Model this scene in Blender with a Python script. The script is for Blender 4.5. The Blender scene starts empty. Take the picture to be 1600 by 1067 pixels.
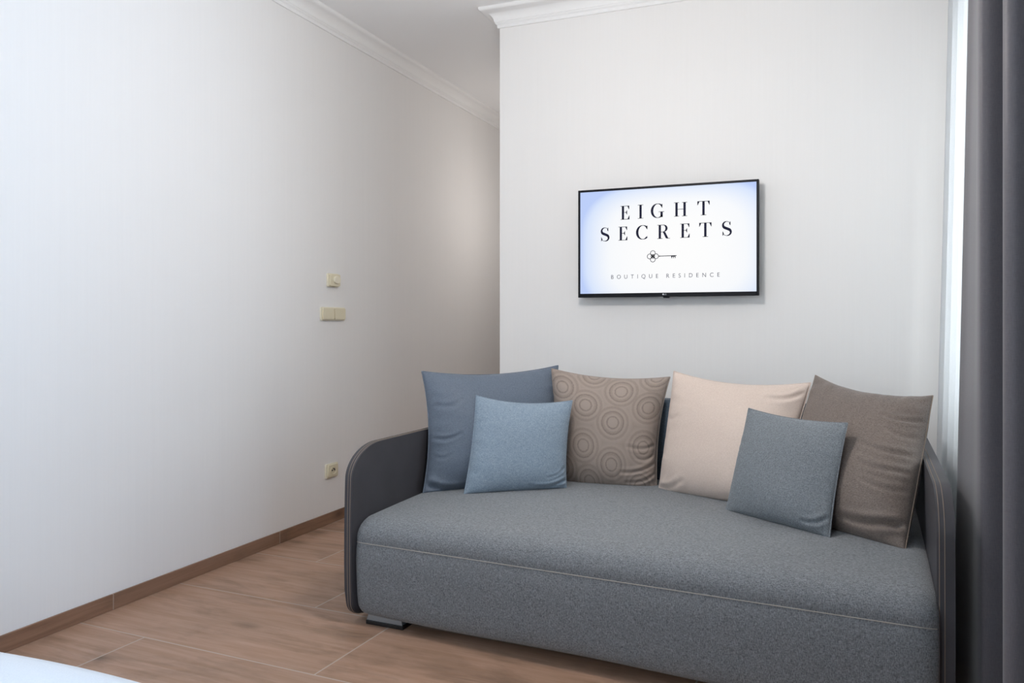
import bpy, bmesh, math, random
import numpy as np
from mathutils import Vector, Matrix, Quaternion

random.seed(4)
scene = bpy.context.scene
COL = scene.collection
PI = math.pi

# ------------------------------------------------------------------ camera
YAW = math.radians(22.16)
FPX = 1247.0
CAM_H = 1.2
cam_d = bpy.data.cameras.new('camera')
cam = bpy.data.objects.new('camera', cam_d)
COL.objects.link(cam)
cam.location = (0, 0, CAM_H)
cam.rotation_euler = (PI / 2, 0, YAW)
cam_d.sensor_width = 36
cam_d.lens = FPX / 1600 * 36
cam_d.shift_y = -29.5 / 1600
cam_d.clip_start = 0.05
scene.camera = cam

# ------------------------------------------------------------------ world, exposure, daylight, added fill lights
scene.view_settings.view_transform = 'Standard'
scene.view_settings.look = 'None'
scene.view_settings.gamma = 1
scene.view_settings.use_curve_mapping = False
scene.view_settings.exposure = 0.0
scene.cycles.max_bounces = 10
scene.cycles.diffuse_bounces = 6
scene.cycles.transparent_max_bounces = 12
world = bpy.data.worlds.new('daylight_sky')
scene.world = world
world.use_nodes = True
bg = world.node_tree.nodes['Background']
bg.inputs[0].default_value = (0.72, 0.86, 1.0, 1)
bg.inputs[1].default_value = 2.0


def area(name, loc, rot, sx, sy, power, color):
    l = bpy.data.lights.new(name, 'AREA')
    l.shape = 'RECTANGLE'
    l.size, l.size_y = sx, sy
    l.energy = power
    l.color = color
    o = bpy.data.objects.new(name, l)
    o.location, o.rotation_euler = loc, rot
    COL.objects.link(o)
    return o


# outside the right panes: added fill near the camera, daylight at the far window
area('added_near_window_fill', (1.05, 0.35, 1.65), (0, PI / 2, 0), 1.9, 1.3, 72, (0.40, 0.65, 1.0))
area('daylight_far_window', (1.05, 3.5, 1.65), (0, PI / 2, 0), 1.9, 1.1, 36, (1.0, 0.97, 0.94))
# fill light from behind the camera, through a window added for it
area('added_back_window_fill', (-1.35, -1.42, 1.8), (PI / 2, 0, 0), 1.6, 1.4, 46, (0.95, 0.97, 1.0))
# added unseen fill: pendant light over the room, bare light in the passage
pl = bpy.data.lights.new('added_ceiling_fill', 'POINT')
pl.energy, pl.color, pl.shadow_soft_size = 48, (1.0, 0.95, 0.91), 0.12
po = bpy.data.objects.new('added_ceiling_fill', pl)
po.location = (-0.85, 2.5, 2.24)
COL.objects.link(po)
pl2 = bpy.data.lights.new('added_passage_fill', 'POINT')
pl2.energy, pl2.color, pl2.shadow_soft_size = 8.0, (1.0, 0.95, 0.92), 0.2
po2 = bpy.data.objects.new('added_passage_fill', pl2)
po2.location = (-1.98, 6.0, 2.1)
COL.objects.link(po2)


# ------------------------------------------------------------------ pixel -> place helpers (real coordinates in metres)
def ray(px, py):
    r = (px - 800) / FPX
    u = (504 - py) / FPX
    c, s = math.cos(YAW), math.sin(YAW)
    return Vector((-s + r * c, c + r * s, u))


def on_y(px, py, Y):
    d = ray(px, py)
    k = Y / d.y
    return Vector((d.x * k, Y, CAM_H + d.z * k))


def on_x(px, py, X):
    d = ray(px, py)
    k = X / d.x
    return Vector((X, d.y * k, CAM_H + d.z * k))


# ------------------------------------------------------------------ object helpers
def tag(o, label=None, cat=None, group=None, kind=None):
    if label: o['label'] = label
    if cat: o['category'] = cat
    if group: o['group'] = group
    if kind: o['kind'] = kind
    return o


def empty(name, loc=(0, 0, 0), rz=0.0):
    o = bpy.data.objects.new(name, None)
    o.location = loc
    o.rotation_euler = (0, 0, rz)
    o.empty_display_size = 0.1
    COL.objects.link(o)
    return o


def obj(name, bm, mat, parent=None, smooth=False, loc=None, angle=None):
    me = bpy.data.meshes.new(name)
    bmesh.ops.recalc_face_normals(bm, faces=bm.faces[:])
    bm.to_mesh(me)
    bm.free()
    if mat: me.materials.append(mat)
    if smooth:
        for p in me.polygons: p.use_smooth = True
        if angle is not None:
            me.set_sharp_from_angle(angle=math.radians(angle))
    o = bpy.data.objects.new(name, me)
    COL.objects.link(o)
    if parent: o.parent = parent
    if loc is not None: o.location = loc
    return o


def add_box(bm, lo, hi, bevel=0.0, seg=2):
    lo, hi = Vector(lo), Vector(hi)
    m = Matrix.Translation((lo + hi) / 2) @ Matrix.Diagonal((*(hi - lo), 1))
    r = bmesh.ops.create_cube(bm, size=1, matrix=m)
    if bevel > 0:
        es = set()
        for v in r['verts']:
            es.update(v.link_edges)
        bmesh.ops.bevel(bm, geom=list(es), offset=bevel, segments=seg, profile=0.5, affect='EDGES')


def add_grid(bm, rows, close_u=False, close_v=False):
    """rows: list of lists of points -> quads"""
    vs = [[bm.verts.new(p) for p in row] for row in rows]
    n, m = len(vs), len(vs[0])
    for i in range(n if close_u else n - 1):
        for j in range(m if close_v else m - 1):
            a, b = vs[i][j], vs[i][(j + 1) % m]
            c, d = vs[(i + 1) % n][(j + 1) % m], vs[(i + 1) % n][j]
            bm.faces.new((a, b, c, d))
    return vs


def add_tube(bm, pts, r, seg=6, closed=False, cap=True):
    pts = [Vector(p) for p in pts]
    n = len(pts)
    rows = []
    nrm = None
    for i, p in enumerate(pts):
        if closed:
            t = pts[(i + 1) % n] - pts[i - 1]
        else:
            t = pts[min(i + 1, n - 1)] - pts[max(i - 1, 0)]
        t.normalize()
        if nrm is None:
            nrm = t.orthogonal().normalized()
        else:
            nrm = (nrm - t * nrm.dot(t)).normalized()
        b = t.cross(nrm)
        rows.append([p + (nrm * math.cos(a) + b * math.sin(a)) * r
                     for a in [2 * PI * k / seg for k in range(seg)]])
    vs = add_grid(bm, rows, close_u=closed, close_v=True)
    if cap and not closed:
        bm.faces.new(vs[0][::-1])
        bm.faces.new(vs[-1])


def add_prism(bm, outline, x0, x1, axis='x'):
    """outline (a,b) polygon extruded along an axis"""
    def P(a, b, t):
        return (t, a, b) if axis == 'x' else ((a, t, b) if axis == 'y' else (a, b, t))
    A = [bm.verts.new(P(a, b, x0)) for a, b in outline]
    B = [bm.verts.new(P(a, b, x1)) for a, b in outline]
    n = len(outline)
    fa = bm.faces.new(A[::-1])
    fb = bm.faces.new(B)
    for i in range(n):
        bm.faces.new((A[i], A[(i + 1) % n], B[(i + 1) % n], B[i]))
    return A, B, fa, fb


def lathe(bm, prof, seg=32, M=Matrix()):
    rows = [[M @ Vector((r * math.cos(2 * PI * k / seg), r * math.sin(2 * PI * k / seg), z)) for k in range(seg)] for r, z in prof]
    vs = add_grid(bm, rows, close_v=True)
    if prof[0][0] > 1e-6: bm.faces.new(vs[0][::-1])
    if prof[-1][0] > 1e-6: bm.faces.new(vs[-1])


# ------------------------------------------------------------------ materials
def lin(c):
    if isinstance(c, str):
        c = tuple(int(c[i:i + 2], 16) for i in (1, 3, 5))
    return tuple((x / 255 / 12.92) if x / 255 <= 0.04045 else ((x / 255 + 0.055) / 1.055) ** 2.4 for x in c) + (1,)


class NT:
    def __init__(self, name):
        self.mat = bpy.data.materials.new(name)
        self.mat.use_nodes = True
        self.t = self.mat.node_tree
        self.b = self.t.nodes['Principled BSDF']
        self.out = self.t.nodes['Material Output']

    def n(self, kind, **kw):
        nd = self.t.nodes.new(kind)
        for k, v in kw.items(): setattr(nd, k, v)
        return nd

    def link(self, a, b):
        self.t.links.new(a, b)

    def math(self, op, a, b=None, c=None):
        nd = self.n('ShaderNodeMath', operation=op)
        for i, v in enumerate((a, b, c)):
            if v is None: continue
            if isinstance(v, (int, float)): nd.inputs[i].default_value = v
            else: self.link(v, nd.inputs[i])
        return nd.outputs[0]

    def mix(self, fac, a, b, mode='MIX'):
        nd = self.n('ShaderNodeMix', data_type='RGBA', blend_type=mode)
        for sock, v in ((nd.inputs[0], fac), (nd.inputs[6], a), (nd.inputs[7], b)):
            if isinstance(v, (int, float)): sock.default_value = v
            elif isinstance(v, tuple): sock.default_value = v
            else: self.link(v, sock)
        return nd.outputs[2]

    def ramp(self, fac, stops, interp='LINEAR'):
        nd = self.n('ShaderNodeValToRGB')
        nd.color_ramp.interpolation = interp
        el = nd.color_ramp.elements
        while len(el) < len(stops): el.new(0.5)
        for e, (p, c) in zip(el, stops):
            e.position = p
            e.color = c if isinstance(c, tuple) else (c, c, c, 1)
        self.link(fac, nd.inputs[0])
        return nd.outputs[0]

    def coord(self, kind='Object', scale=(1, 1, 1), rot=(0, 0, 0), loc=(0, 0, 0)):
        tc = self.n('ShaderNodeTexCoord')
        mp = self.n('ShaderNodeMapping')
        mp.inputs['Scale'].default_value = scale
        mp.inputs['Rotation'].default_value = rot
        mp.inputs['Location'].default_value = loc
        self.link(tc.outputs[kind], mp.inputs[0])
        return mp.outputs[0]

    def noise(self, vec, scale, detail=2, rough=0.5, dist=0.0):
        nd = self.n('ShaderNodeTexNoise')
        nd.inputs['Scale'].default_value = scale
        nd.inputs['Detail'].default_value = detail
        nd.inputs['Roughness'].default_value = rough
        nd.inputs['Distortion'].default_value = dist
        self.link(vec, nd.inputs['Vector'])
        return nd.outputs['Fac']

    def bump(self, h, strength=0.2, dist=0.002):
        nd = self.n('ShaderNodeBump')
        nd.inputs['Strength'].default_value = strength
        nd.inputs['Distance'].default_value = dist
        self.link(h, nd.inputs['Height'])
        self.link(nd.outputs[0], self.b.inputs['Normal'])

    def base(self, c):
        if isinstance(c, tuple): self.b.inputs['Base Color'].default_value = c
        else: self.link(c, self.b.inputs['Base Color'])

    def set(self, **kw):
        for k, v in kw.items():
            self.b.inputs[k.replace('_', ' ')].default_value = v


def simple(name, c, rough=0.5, metal=0.0, spec=0.5, noise=0.04):
    m = NT(name)
    v = m.coord('Object')
    f = m.noise(v, 60, 3)
    c = lin(c)
    dark = tuple(x * (1 - noise) for x in c[:3]) + (1,)
    m.base(m.mix(f, dark, c))
    m.set(Roughness=rough, Metallic=metal, Specular_IOR_Level=spec)
    return m.mat


def fabric(name, dark, light, scale=(260, 260, 110), rough=0.85, sheen=0.15, bump=0.35, kind='Object', tint=None):
    """melange weave: fine vertical and horizontal threads of two tones"""
    m = NT(name)
    v1 = m.coord(kind, scale)
    f1 = m.noise(v1, 1.0, 3, 0.65)
    v2 = m.coord(kind, (scale[2] * 0.9, scale[2] * 0.9, scale[0] * 1.1))
    f2 = m.noise(v2, 1.0, 2, 0.6)
    f = m.math('ADD', m.math('MULTIPLY', f1, 0.62), m.math('MULTIPLY', f2, 0.38))
    col = m.ramp(f, [(0.33, lin(dark)), (0.67, lin(light))])
    m.base(col)
    m.set(Roughness=rough, Specular_IOR_Level=0.25, Sheen_Weight=sheen, Sheen_Roughness=0.5)
    m.bump(f, bump, 0.0012)
    return m.mat


def wallpaper(name, c, streak=0.016):
    m = NT(name)
    v = m.coord('Object', (240, 240, 2.2))
    f1 = m.noise(v, 1.0, 2, 0.6)
    v2 = m.coord('Object', (60, 60, 0.7))
    f2 = m.noise(v2, 1.0, 2, 0.5)
    f = m.math('ADD', m.math('MULTIPLY', f1, 0.6), m.math('MULTIPLY', f2, 0.4))
    c = lin(c)
    d = tuple(x * (1 - streak) for x in c[:3]) + (1,)
    m.base(m.ramp(f, [(0.35, d), (0.65, c)]))
    m.set(Roughness=0.75, Specular_IOR_Level=0.25)
    m.bump(f1, 0.08, 0.001)
    return m.mat


def wood_tile(name, floor=True):
    m = NT(name)
    if floor:
        vec = m.coord('Object', rot=(0, 0, math.radians(2.0)))
        sep = m.n('ShaderNodeSeparateXYZ')
        m.link(vec, sep.inputs[0])
        x, y = sep.outputs[0], sep.outputs[1]
        P = 0.522                       # row pitch
        yy = m.math('DIVIDE', m.math('ADD', y, FLOOR_Y), P)
        row = m.math('FLOOR', yy)
        fy = m.math('SUBTRACT', yy, row)
        # running offset of every row by a third of a tile
        off = m.math('MULTIPLY', row, 0.3367)
        xx = m.math('ADD', m.math('DIVIDE', m.math('ADD', x, FLOOR_X), 1.2), off)
        colm = m.math('FLOOR', xx)
        fx = m.math('SUBTRACT', xx, colm)
        ex = m.math('MULTIPLY', m.math('MINIMUM', fx, m.math('SUBTRACT', 1.0, fx)), 1.2)
        ey = m.math('MULTIPLY', m.math('MINIMUM', fy, m.math('SUBTRACT', 1.0, fy)), P)
        edge = m.math('MINIMUM', ex, ey)
        grout = m.math('LESS_THAN', edge, 0.0030)
        idn = m.math('ADD', m.math('MULTIPLY', row, 7.31), m.math('MULTIPLY', colm, 3.77))
    else:
        vec = m.coord('Object')
        sep = m.n('ShaderNodeSeparateXYZ')
        m.link(vec, sep.inputs[0])
        x, y = sep.outputs[1], sep.outputs[2]
        xx = m.math('DIVIDE', m.math('SUBTRACT', x, 2.46 - 1.076 * 8), 1.076)
        colm = m.math('FLOOR', xx)
        fx = m.math('SUBTRACT', xx, colm)
        ex = m.math('MULTIPLY', m.math('MINIMUM', fx, m.math('SUBTRACT', 1.0, fx)), 1.076)
        grout = m.math('LESS_THAN', ex, 0.0022)
        idn = m.math('MULTIPLY', colm, 5.13)
    cmb = m.n('ShaderNodeCombineXYZ')
    m.link(m.math('ADD', x, m.math('MULTIPLY', idn, 1.7)), cmb.inputs[0])
    m.link(m.math('ADD', y, m.math('MULTIPLY', idn, 0.9)), cmb.inputs[1])
    m.link(idn, cmb.inputs[2])

    def mp(scale):
        q = m.n('ShaderNodeMapping')
        q.inputs['Scale'].default_value = scale
        m.link(cmb.outputs[0], q.inputs[0])
        return q.outputs[0]
    grain = m.noise(mp((2.6, 40, 1)), 1.0, 7, 0.62, 0.5)
    broad = m.noise(mp((1.4, 5.0, 1)), 1.0, 3, 0.55, 0.8)
    stain = m.noise(mp((2.6, 8.0, 1)), 1.0, 5, 0.62, 0.35)
    knot = m.n('ShaderNodeTexVoronoi')
    knot.inputs['Scale'].default_value = 1.0
    knot.inputs['Randomness'].default_value = 1.0
    m.link(mp((2.0, 5.0, 1)), knot.inputs['Vector'])
    kd = knot.outputs['Distance']
    base = m.ramp(grain, [(0.25, lin('#98775f')), (0.5, lin('#a78671')), (0.75, lin('#b2927e'))] if floor else [(0.25, lin('#735541')), (0.5, lin('#896853')), (0.75, lin('#977560'))])
    base = m.mix(m.math('MULTIPLY', m.ramp(broad, [(0.4, 0.0), (0.75, 1.0)]), 0.45), base, lin('#937865'))
    base = m.mix(m.math('MULTIPLY', m.ramp(stain, [(0.50, 0.0), (0.78, 1.0)]), 0.85), base, lin('#66503f'))
    kf = m.ramp(kd, [(0.04, 1.0), (0.10, 0.5), (0.2, 0.0)])
    base = m.mix(m.math('MULTIPLY', kf, 0.75), base, lin('#4a3828'))
    base = m.mix(grout, base, lin('#b3a59b') if floor else lin('#a5968a'))
    m.base(base)
    m.set(Specular_IOR_Level=0.4)
    rr = m.ramp(grain, [(0.2, 0.5), (0.8, 0.38)])
    m.link(rr, m.b.inputs['Roughness'])
    h = m.math('SUBTRACT', m.math('MULTIPLY', grain, 0.25), grout)
    m.bump(h, 0.25, 0.002)
    return m.mat


# joints of the floor: a row joint at y = 2.30 (at the left wall), short joint at x=-1.64 in the row above it
FLOOR_Y = 10 * 0.522 - 2.2045
FLOOR_X = 12.088
M = {}
M['wall'] = wallpaper('wall_paper', '#e9e7e5')
M['ceiling'] = simple('ceiling_paint', '#f0f0f0', 0.85, spec=0.1, noise=0.01)
M['cornice'] = simple('cornice_plaster', '#eeedec', 0.6, spec=0.3, noise=0.01)
M['floor'] = wood_tile('floor_wood_tile', True)
M['base'] = wood_tile('baseboard_wood_tile', False)
M['white_frame'] = simple('window_frame_white', '#e8e8e8', 0.35)
M['cream'] = simple('cream_plastic', '#dfd6bb', 0.35, noise=0.02)
M['cream_pale'] = simple('pale_cream_plastic', '#e9e2cd', 0.3, noise=0.02)  # paler cream for the frames and the knob
M['hole'] = simple('socket_hole_black', '#17140f', 0.6)
M['seat'] = fabric('sofa_seat_weave', '#494c50', '#93979b', (380, 380, 130))
M['back'] = fabric('sofa_back_weave', '#3c4854', '#5b6875')
M['thread'] = simple('pale_thread', '#a9a49c', 0.8)
M['thread_brown'] = simple('tan_thread', '#8d7d6f', 0.8)
M['foot'] = simple('foot_grey_metal', '#9aa3aa', 0.3, 0.6)
M['rubber'] = simple('foot_black_plastic', '#101012', 0.5)
M['tv'] = simple('tv_black_plastic', '#0c0d14', 0.45, spec=0.15, noise=0.0)
M['tv_back'] = simple('tv_back_plastic', '#141416', 0.6)
M['bracket'] = simple('bracket_steel', '#2a2a2c', 0.45, 0.7)
M['ink'] = simple('screen_ink_navy', '#181b33', 0.6, spec=0.1, noise=0)
M['ink_grey'] = simple('screen_ink_grey', '#6b6c78', 0.6, spec=0.1, noise=0)
M['logo'] = simple('logo_silver', '#c9ccd4', 0.4)
M['linen'] = fabric('bed_linen_white', '#d2d6dc', '#dde1e6', (420, 420, 420), 0.9, 0.05, 0.05)
M['mattress'] = fabric('mattress_ticking', '#d8d8d6', '#e8e8e6', (300, 300, 300), 0.9, 0.0, 0.1)
M['bed_base'] = fabric('bed_base_cloth', '#55565a', '#75767a', (300, 300, 140), 0.85)
M['lamp_metal'] = simple('lamp_ring_nickel', '#b8b4ae', 0.3, 1.0)


def leather():
    m = NT('sofa_arm_leather')
    v = m.coord('Object')
    vo = m.n('ShaderNodeTexVoronoi')
    vo.inputs['Scale'].default_value = 420
    m.link(v, vo.inputs['Vector'])
    f = m.noise(v, 9, 3)
    m.base(m.mix(f, lin('#403f43'), lin('#4b4a4e')))
    m.set(Roughness=0.5, Specular_IOR_Level=0.25)
    m.bump(vo.outputs['Distance'], 0.12, 0.0008)
    return m.mat


M['leather'] = leather()


def sheer():
    m = NT('sheer_white_voile')
    v = m.coord('Object', (900, 900, 900))
    f = m.noise(v, 1.0, 1)
    col = m.ramp(f, [(0.3, lin('#dfe3e6')), (0.7, lin('#eef0f2'))])
    d = m.n('ShaderNodeBsdfDiffuse')
    t = m.n('ShaderNodeBsdfTranslucent')
    tr = m.n('ShaderNodeBsdfTransparent')
    m.link(col, d.inputs[0])
    m.link(col, t.inputs[0])
    a = m.n('ShaderNodeMixShader'); a.inputs[0].default_value = 0.5
    m.link(d.outputs[0], a.inputs[1]); m.link(t.outputs[0], a.inputs[2])
    b = m.n('ShaderNodeMixShader'); b.inputs[0].default_value = 0.18
    m.link(a.outputs[0], b.inputs[1]); m.link(tr.outputs[0], b.inputs[2])
    m.link(b.outputs[0], m.out.inputs[0])
    return m.mat


M['sheer'] = sheer()
M['drape'] = fabric('drape_grey_blackout', '#57555a', '#656368', (500, 500, 60), 0.5, 0.25, 0.06)


def glass():
    m = NT('window_glass')
    fr = m.n('ShaderNodeFresnel'); fr.inputs[0].default_value = 1.45
    tr = m.n('ShaderNodeBsdfTransparent'); tr.inputs[0].default_value = (0.96, 0.98, 0.98, 1)
    gl = m.n('ShaderNodeBsdfGlossy'); gl.inputs['Roughness'].default_value = 0.02
    mx = m.n('ShaderNodeMixShader')
    m.link(fr.outputs[0], mx.inputs[0]); m.link(tr.outputs[0], mx.inputs[1]); m.link(gl.outputs[0], mx.inputs[2])
    m.link(mx.outputs[0], m.out.inputs[0])
    return m.mat


M['glass'] = glass()


def screen():
    """lit LCD picture: white page whose backlight falls off bluish towards the borders"""
    m = NT('tv_screen_lit')
    tc = m.n('ShaderNodeTexCoord')
    sep = m.n('ShaderNodeSeparateXYZ')
    m.link(tc.outputs['UV'], sep.inputs[0])
    u, v = sep.outputs[0], sep.outputs[1]
    du = m.math('ABSOLUTE', m.math('SUBTRACT', u, 0.56))
    dv = m.math('ABSOLUTE', m.math('SUBTRACT', v, 0.42))
    d = m.math('ADD', m.math('POWER', m.math('MULTIPLY', du, 1.78), 3.0), m.math('POWER', m.math('MULTIPLY', dv, 1.55), 3.4))
    col = m.ramp(d, [(0.0, (1.0, 1.0, 1.0, 1)), (0.32, (0.95, 0.97, 1.0, 1)), (0.8, (0.70, 0.80, 1.0, 1)), (1.0, (0.52, 0.64, 0.97, 1))])
    em = m.n('ShaderNodeEmission')
    em.inputs[1].default_value = 0.98
    m.link(col, em.inputs[0])
    gl = m.n('ShaderNodeBsdfGlossy'); gl.inputs['Roughness'].default_value = 0.4
    mx = m.n('ShaderNodeMixShader'); mx.inputs[0].default_value = 0.004
    m.link(em.outputs[0], mx.inputs[1]); m.link(gl.outputs[0], mx.inputs[2])
    m.link(mx.outputs[0], m.out.inputs[0])
    return m.mat


M['screen'] = screen()


def lamp_glow():  # glow on the shade of the added, unseen pendant
    m = NT('added_lamp_opal')
    m.base((0.9, 0.86, 0.8, 1))
    m.b.inputs['Emission Color'].default_value = (1.0, 0.85, 0.7, 1)
    m.b.inputs['Emission Strength'].default_value = 2.0
    return m.mat


M['opal'] = lamp_glow()


def ring_fabric(name):
    """taupe jacquard with stitched circles; UV runs 0..1 over the cushion face"""
    m = NT(name)
    tc = m.n('ShaderNodeTexCoord')
    uv = tc.outputs['UV']
    cents = [(0.10, 0.85), (0.315, 0.70), (0.62, 0.855), (0.565, 0.555), (0.29, 0.345), (0.56, 0.20), (0.88, 0.71),
             (0.87, 0.36), (0.33, 0.045), (0.06, 0.53), (0.07, 0.15), (0.84, 0.03), (0.90, 1.01), (0.37, 1.02)]
    cur = None
    for cx, cy in cents:
        dn = m.n('ShaderNodeVectorMath', operation='DISTANCE')
        m.link(uv, dn.inputs[0])
        dn.inputs[1].default_value = (cx, cy, 0)
        cur = dn.outputs['Value'] if cur is None else m.math('MINIMUM', cur, dn.outputs['Value'])
    n1 = m.noise(m.coord('UV', (1, 1, 1)), 190, 2, 0.7)
    n2 = m.noise(m.coord('UV', (1, 1, 1)), 70, 2, 0.6)
    dd = m.math('ADD', cur, m.math('MULTIPLY', m.math('SUBTRACT', n2, 0.5), 0.016))
    b0, b1 = 0.62, 0.0
    rings = m.ramp(dd, [(0.0, 0.10), (0.044, 0.15), (0.050, 0.9), (0.056, 0.9), (0.062, 0.15), (0.076, 0.15), (0.080, 0.5),
                        (0.092, 0.5), (0.097, 0.95), (0.104, 0.95), (0.110, 0.15), (0.126, 0.2), (0.132, 0.6), (0.148, 0.55), (0.156, 0.15), (0.2, 0.5)])
    spk = m.ramp(n1, [(0.42, 0.0), (0.58, 1.0)])
    f = m.math('MULTIPLY', rings, m.math('ADD', 0.35, m.math('MULTIPLY', spk, 0.65)))
    col = m.mix(m.math('MULTIPLY', f, 0.8), lin('#a5978d'), lin('#564a44'))
    th = m.noise(m.coord('UV', (1, 2.5, 1)), 260, 2, 0.6)
    col = m.mix(m.math('MULTIPLY', m.ramp(th, [(0.4, 0.0), (0.65, 1.0)]), 0.35), col, lin('#776a62'))
    m.base(col)
    m.set(Roughness=0.8, Specular_IOR_Level=0.3, Sheen_Weight=0.1)
    m.bump(m.math('SUBTRACT', th, m.math('MULTIPLY', f, 0.8)), 0.3, 0.001)
    return m.mat


M['cush_navy'] = fabric('cushion_slate_blue_satin', '#505a68', '#6c7785', (420, 420, 160), 0.55, 0.1, 0.15)
M['cush_ring'] = ring_fabric('cushion_taupe_rings')
M['cush_beige'] = fabric('cushion_beige_satin', '#c4b2a6', '#d8c8bd', (420, 420, 160), 0.5, 0.1, 0.12)
M['cush_brown'] = fabric('cushion_brown_weave', '#534a45', '#857971', (160, 160, 420), 0.55, 0.15, 0.3)
M['cush_blue'] = fabric('cushion_light_blue_weave', '#68798a', '#97a6b3', (300, 300, 140))
M['cush_grey'] = fabric('cushion_grey_weave', '#575c62', '#899095', (190, 190, 330))

# ------------------------------------------------------------------ room shell
XL, XR = -2.81, 0.62
YB, YW, YH = -1.08, 4.30, 7.6
XC = -1.828                      # corner of the television wall
ZC = 3.025                       # ceiling
T = 0.15


def struct(name, bm, mat, label, cat=None, smooth=False, angle=None):
    o = obj(name, bm, mat, smooth=smooth, angle=angle)
    return tag(o, label, cat or name.split('_')[0], kind='structure')


bm = bmesh.new(); add_box(bm, (XL - T, YB - T, -0.1), (XR + 0.4, YH + T, 0))
struct('floor', bm, M['floor'], 'brown wood-look tile floor with pale grout joints')
bm = bmesh.new(); add_box(bm, (XL - T, YB - T, ZC), (XR + 0.4, YH + T, ZC + 0.1))
struct('ceiling', bm, M['ceiling'], 'plain white painted ceiling above the room')
bm = bmesh.new(); add_box(bm, (XL - T, YB - T, 0), (XL, YH + T, ZC))
struct('wall_left', bm, M['wall'], 'long white papered wall on the left with cream switches')
bm = bmesh.new(); add_box(bm, (XC, YW, 0), (XR + 0.4, YH, ZC))
struct('wall_front', bm, M['wall'], 'white papered wall carrying the television behind the sofa')
bm = bmesh.new(); add_box(bm, (XL, YH, 0), (XR + 0.4, YH + T, ZC))
struct('wall_passage', bm, M['wall'], 'white wall at the far end of the passage')
bm = bmesh.new()
BX0, BX1, BZ0, BZ1 = -2.15, -0.55, 1.1, 2.5
add_box(bm, (XL, YB - T, 0), (BX0, YB, ZC)); add_box(bm, (BX1, YB - T, 0), (XR + 0.4, YB, ZC))
add_box(bm, (BX0, YB - T, 0), (BX1, YB, BZ0)); add_box(bm, (BX0, YB - T, BZ1), (BX1, YB, ZC))
struct('wall_back', bm, M['wall'], 'white wall behind the camera')
# right wall with two window openings
wins = [(-0.30, 1.05), (2.9, 4.12)]  # first opening belongs to an added, unseen window for fill light
WZ0, WZ1 = 0.72, 2.62
bm = bmesh.new()
prev = YB
for a, b in wins:
    add_box(bm, (XR, prev, 0), (XR + 0.35, a, ZC))
    add_box(bm, (XR, a, 0), (XR + 0.35, b, WZ0))
    add_box(bm, (XR, a, WZ1), (XR + 0.35, b, ZC))
    prev = b
add_box(bm, (XR, prev, 0), (XR + 0.35, YW, ZC))
struct('wall_right', bm, M['wall'], 'white window wall on the right behind the curtains')
for k, (a, b) in enumerate(wins):
    bm = bmesh.new()
    x0, x1 = XR + 0.18, XR + 0.25
    w = 0.06
    mid = (a + b) / 2
    for lo, hi in (((x0, a, WZ0), (x1, a + w, WZ1)), ((x0, b - w, WZ0), (x1, b, WZ1)),
                   ((x0, a + w, WZ0), (x1, b - w, WZ0 + w)), ((x0, a + w, WZ1 - w), (x1, b - w, WZ1)),
                   ((x0, mid - 0.04, WZ0 + w), (x1, mid + 0.04, WZ1 - w))):
        add_box(bm, lo, hi, 0.006)
    wo = struct('window_%d' % (k + 1), bm, M['white_frame'],
                ('unseen white framed window added beside the bed for fill light' if k == 0 else 'white framed window behind the sheer curtain'), 'window')
    bm = bmesh.new(); add_box(bm, (x0 + 0.03, a + w, WZ0 + w), (x0 + 0.038, b - w, WZ1 - w))
    obj('window_pane', bm, M['glass'], wo)
    bm = bmesh.new(); add_box(bm, (XR - 0.03, a - 0.03, WZ0 - 0.03), (x0, b + 0.03, WZ0), 0.006)
    obj('window_sill', bm, M['white_frame'], wo)

bm = bmesh.new()
w = 0.06
y0, y1 = YB - 0.12, YB - 0.06
for lo, hi in (((BX0, y0, BZ0), (BX0 + w, y1, BZ1)), ((BX1 - w, y0, BZ0), (BX1, y1, BZ1)), ((BX0 + w, y0, BZ0), (BX1 - w, y1, BZ0 + w)),
               ((BX0 + w, y0, BZ1 - w), (BX1 - w, y1, BZ1)), (((BX0 + BX1) / 2 - 0.04, y0, BZ0 + w), ((BX0 + BX1) / 2 + 0.04, y1, BZ1 - w))):
    add_box(bm, lo, hi, 0.006)
wo = struct('window_3', bm, M['white_frame'], 'unseen white framed window added above the bed head for fill light', 'window')
bm = bmesh.new(); add_box(bm, (BX0 + w, y0 + 0.03, BZ0 + w), (BX1 - w, y0 + 0.038, BZ1 - w))  # pane of the window added behind the camera to light the room
obj('window_pane', bm, M['glass'], wo)

# baseboards
bm = bmesh.new(); add_box(bm, (XL, YB, 0), (XL + 0.01, YH, 0.066), 0.002)
struct('baseboard_left', bm, M['base'], 'brown wood-look tile baseboard along the left wall', 'baseboard')
bm = bmesh.new(); add_box(bm, (XC - 0.01, YW - 0.01, 0), (XR, YW, 0.066), 0.002)
add_box(bm, (XC - 0.01, YW, 0), (XC, YH, 0.066), 0.002)
struct('baseboard_front', bm, M['base'], 'wood-look tile baseboard under the television wall', 'baseboard')

# cornices: profile (distance from wall, height below ceiling) swept with mitres
CH = 0.105
cprof = [(0, 0), (0.010, 0), (0.012, 0.004), (0.012, 0.018), (0.017, 0.021), (0.022, 0.026), (0.022, 0.031), (0.026, 0.034)]
for k in range(1, 9):
    a = k / 9 * PI / 2
    cprof.append((0.026 + 0.058 * (1 - math.cos(a)), 0.034 + 0.050 * math.sin(a)))
cprof += [(0.086, 0.085), (0.091, 0.088), (0.096, 0.094), (0.097, 0.105), (0, 0.105)]


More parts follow.
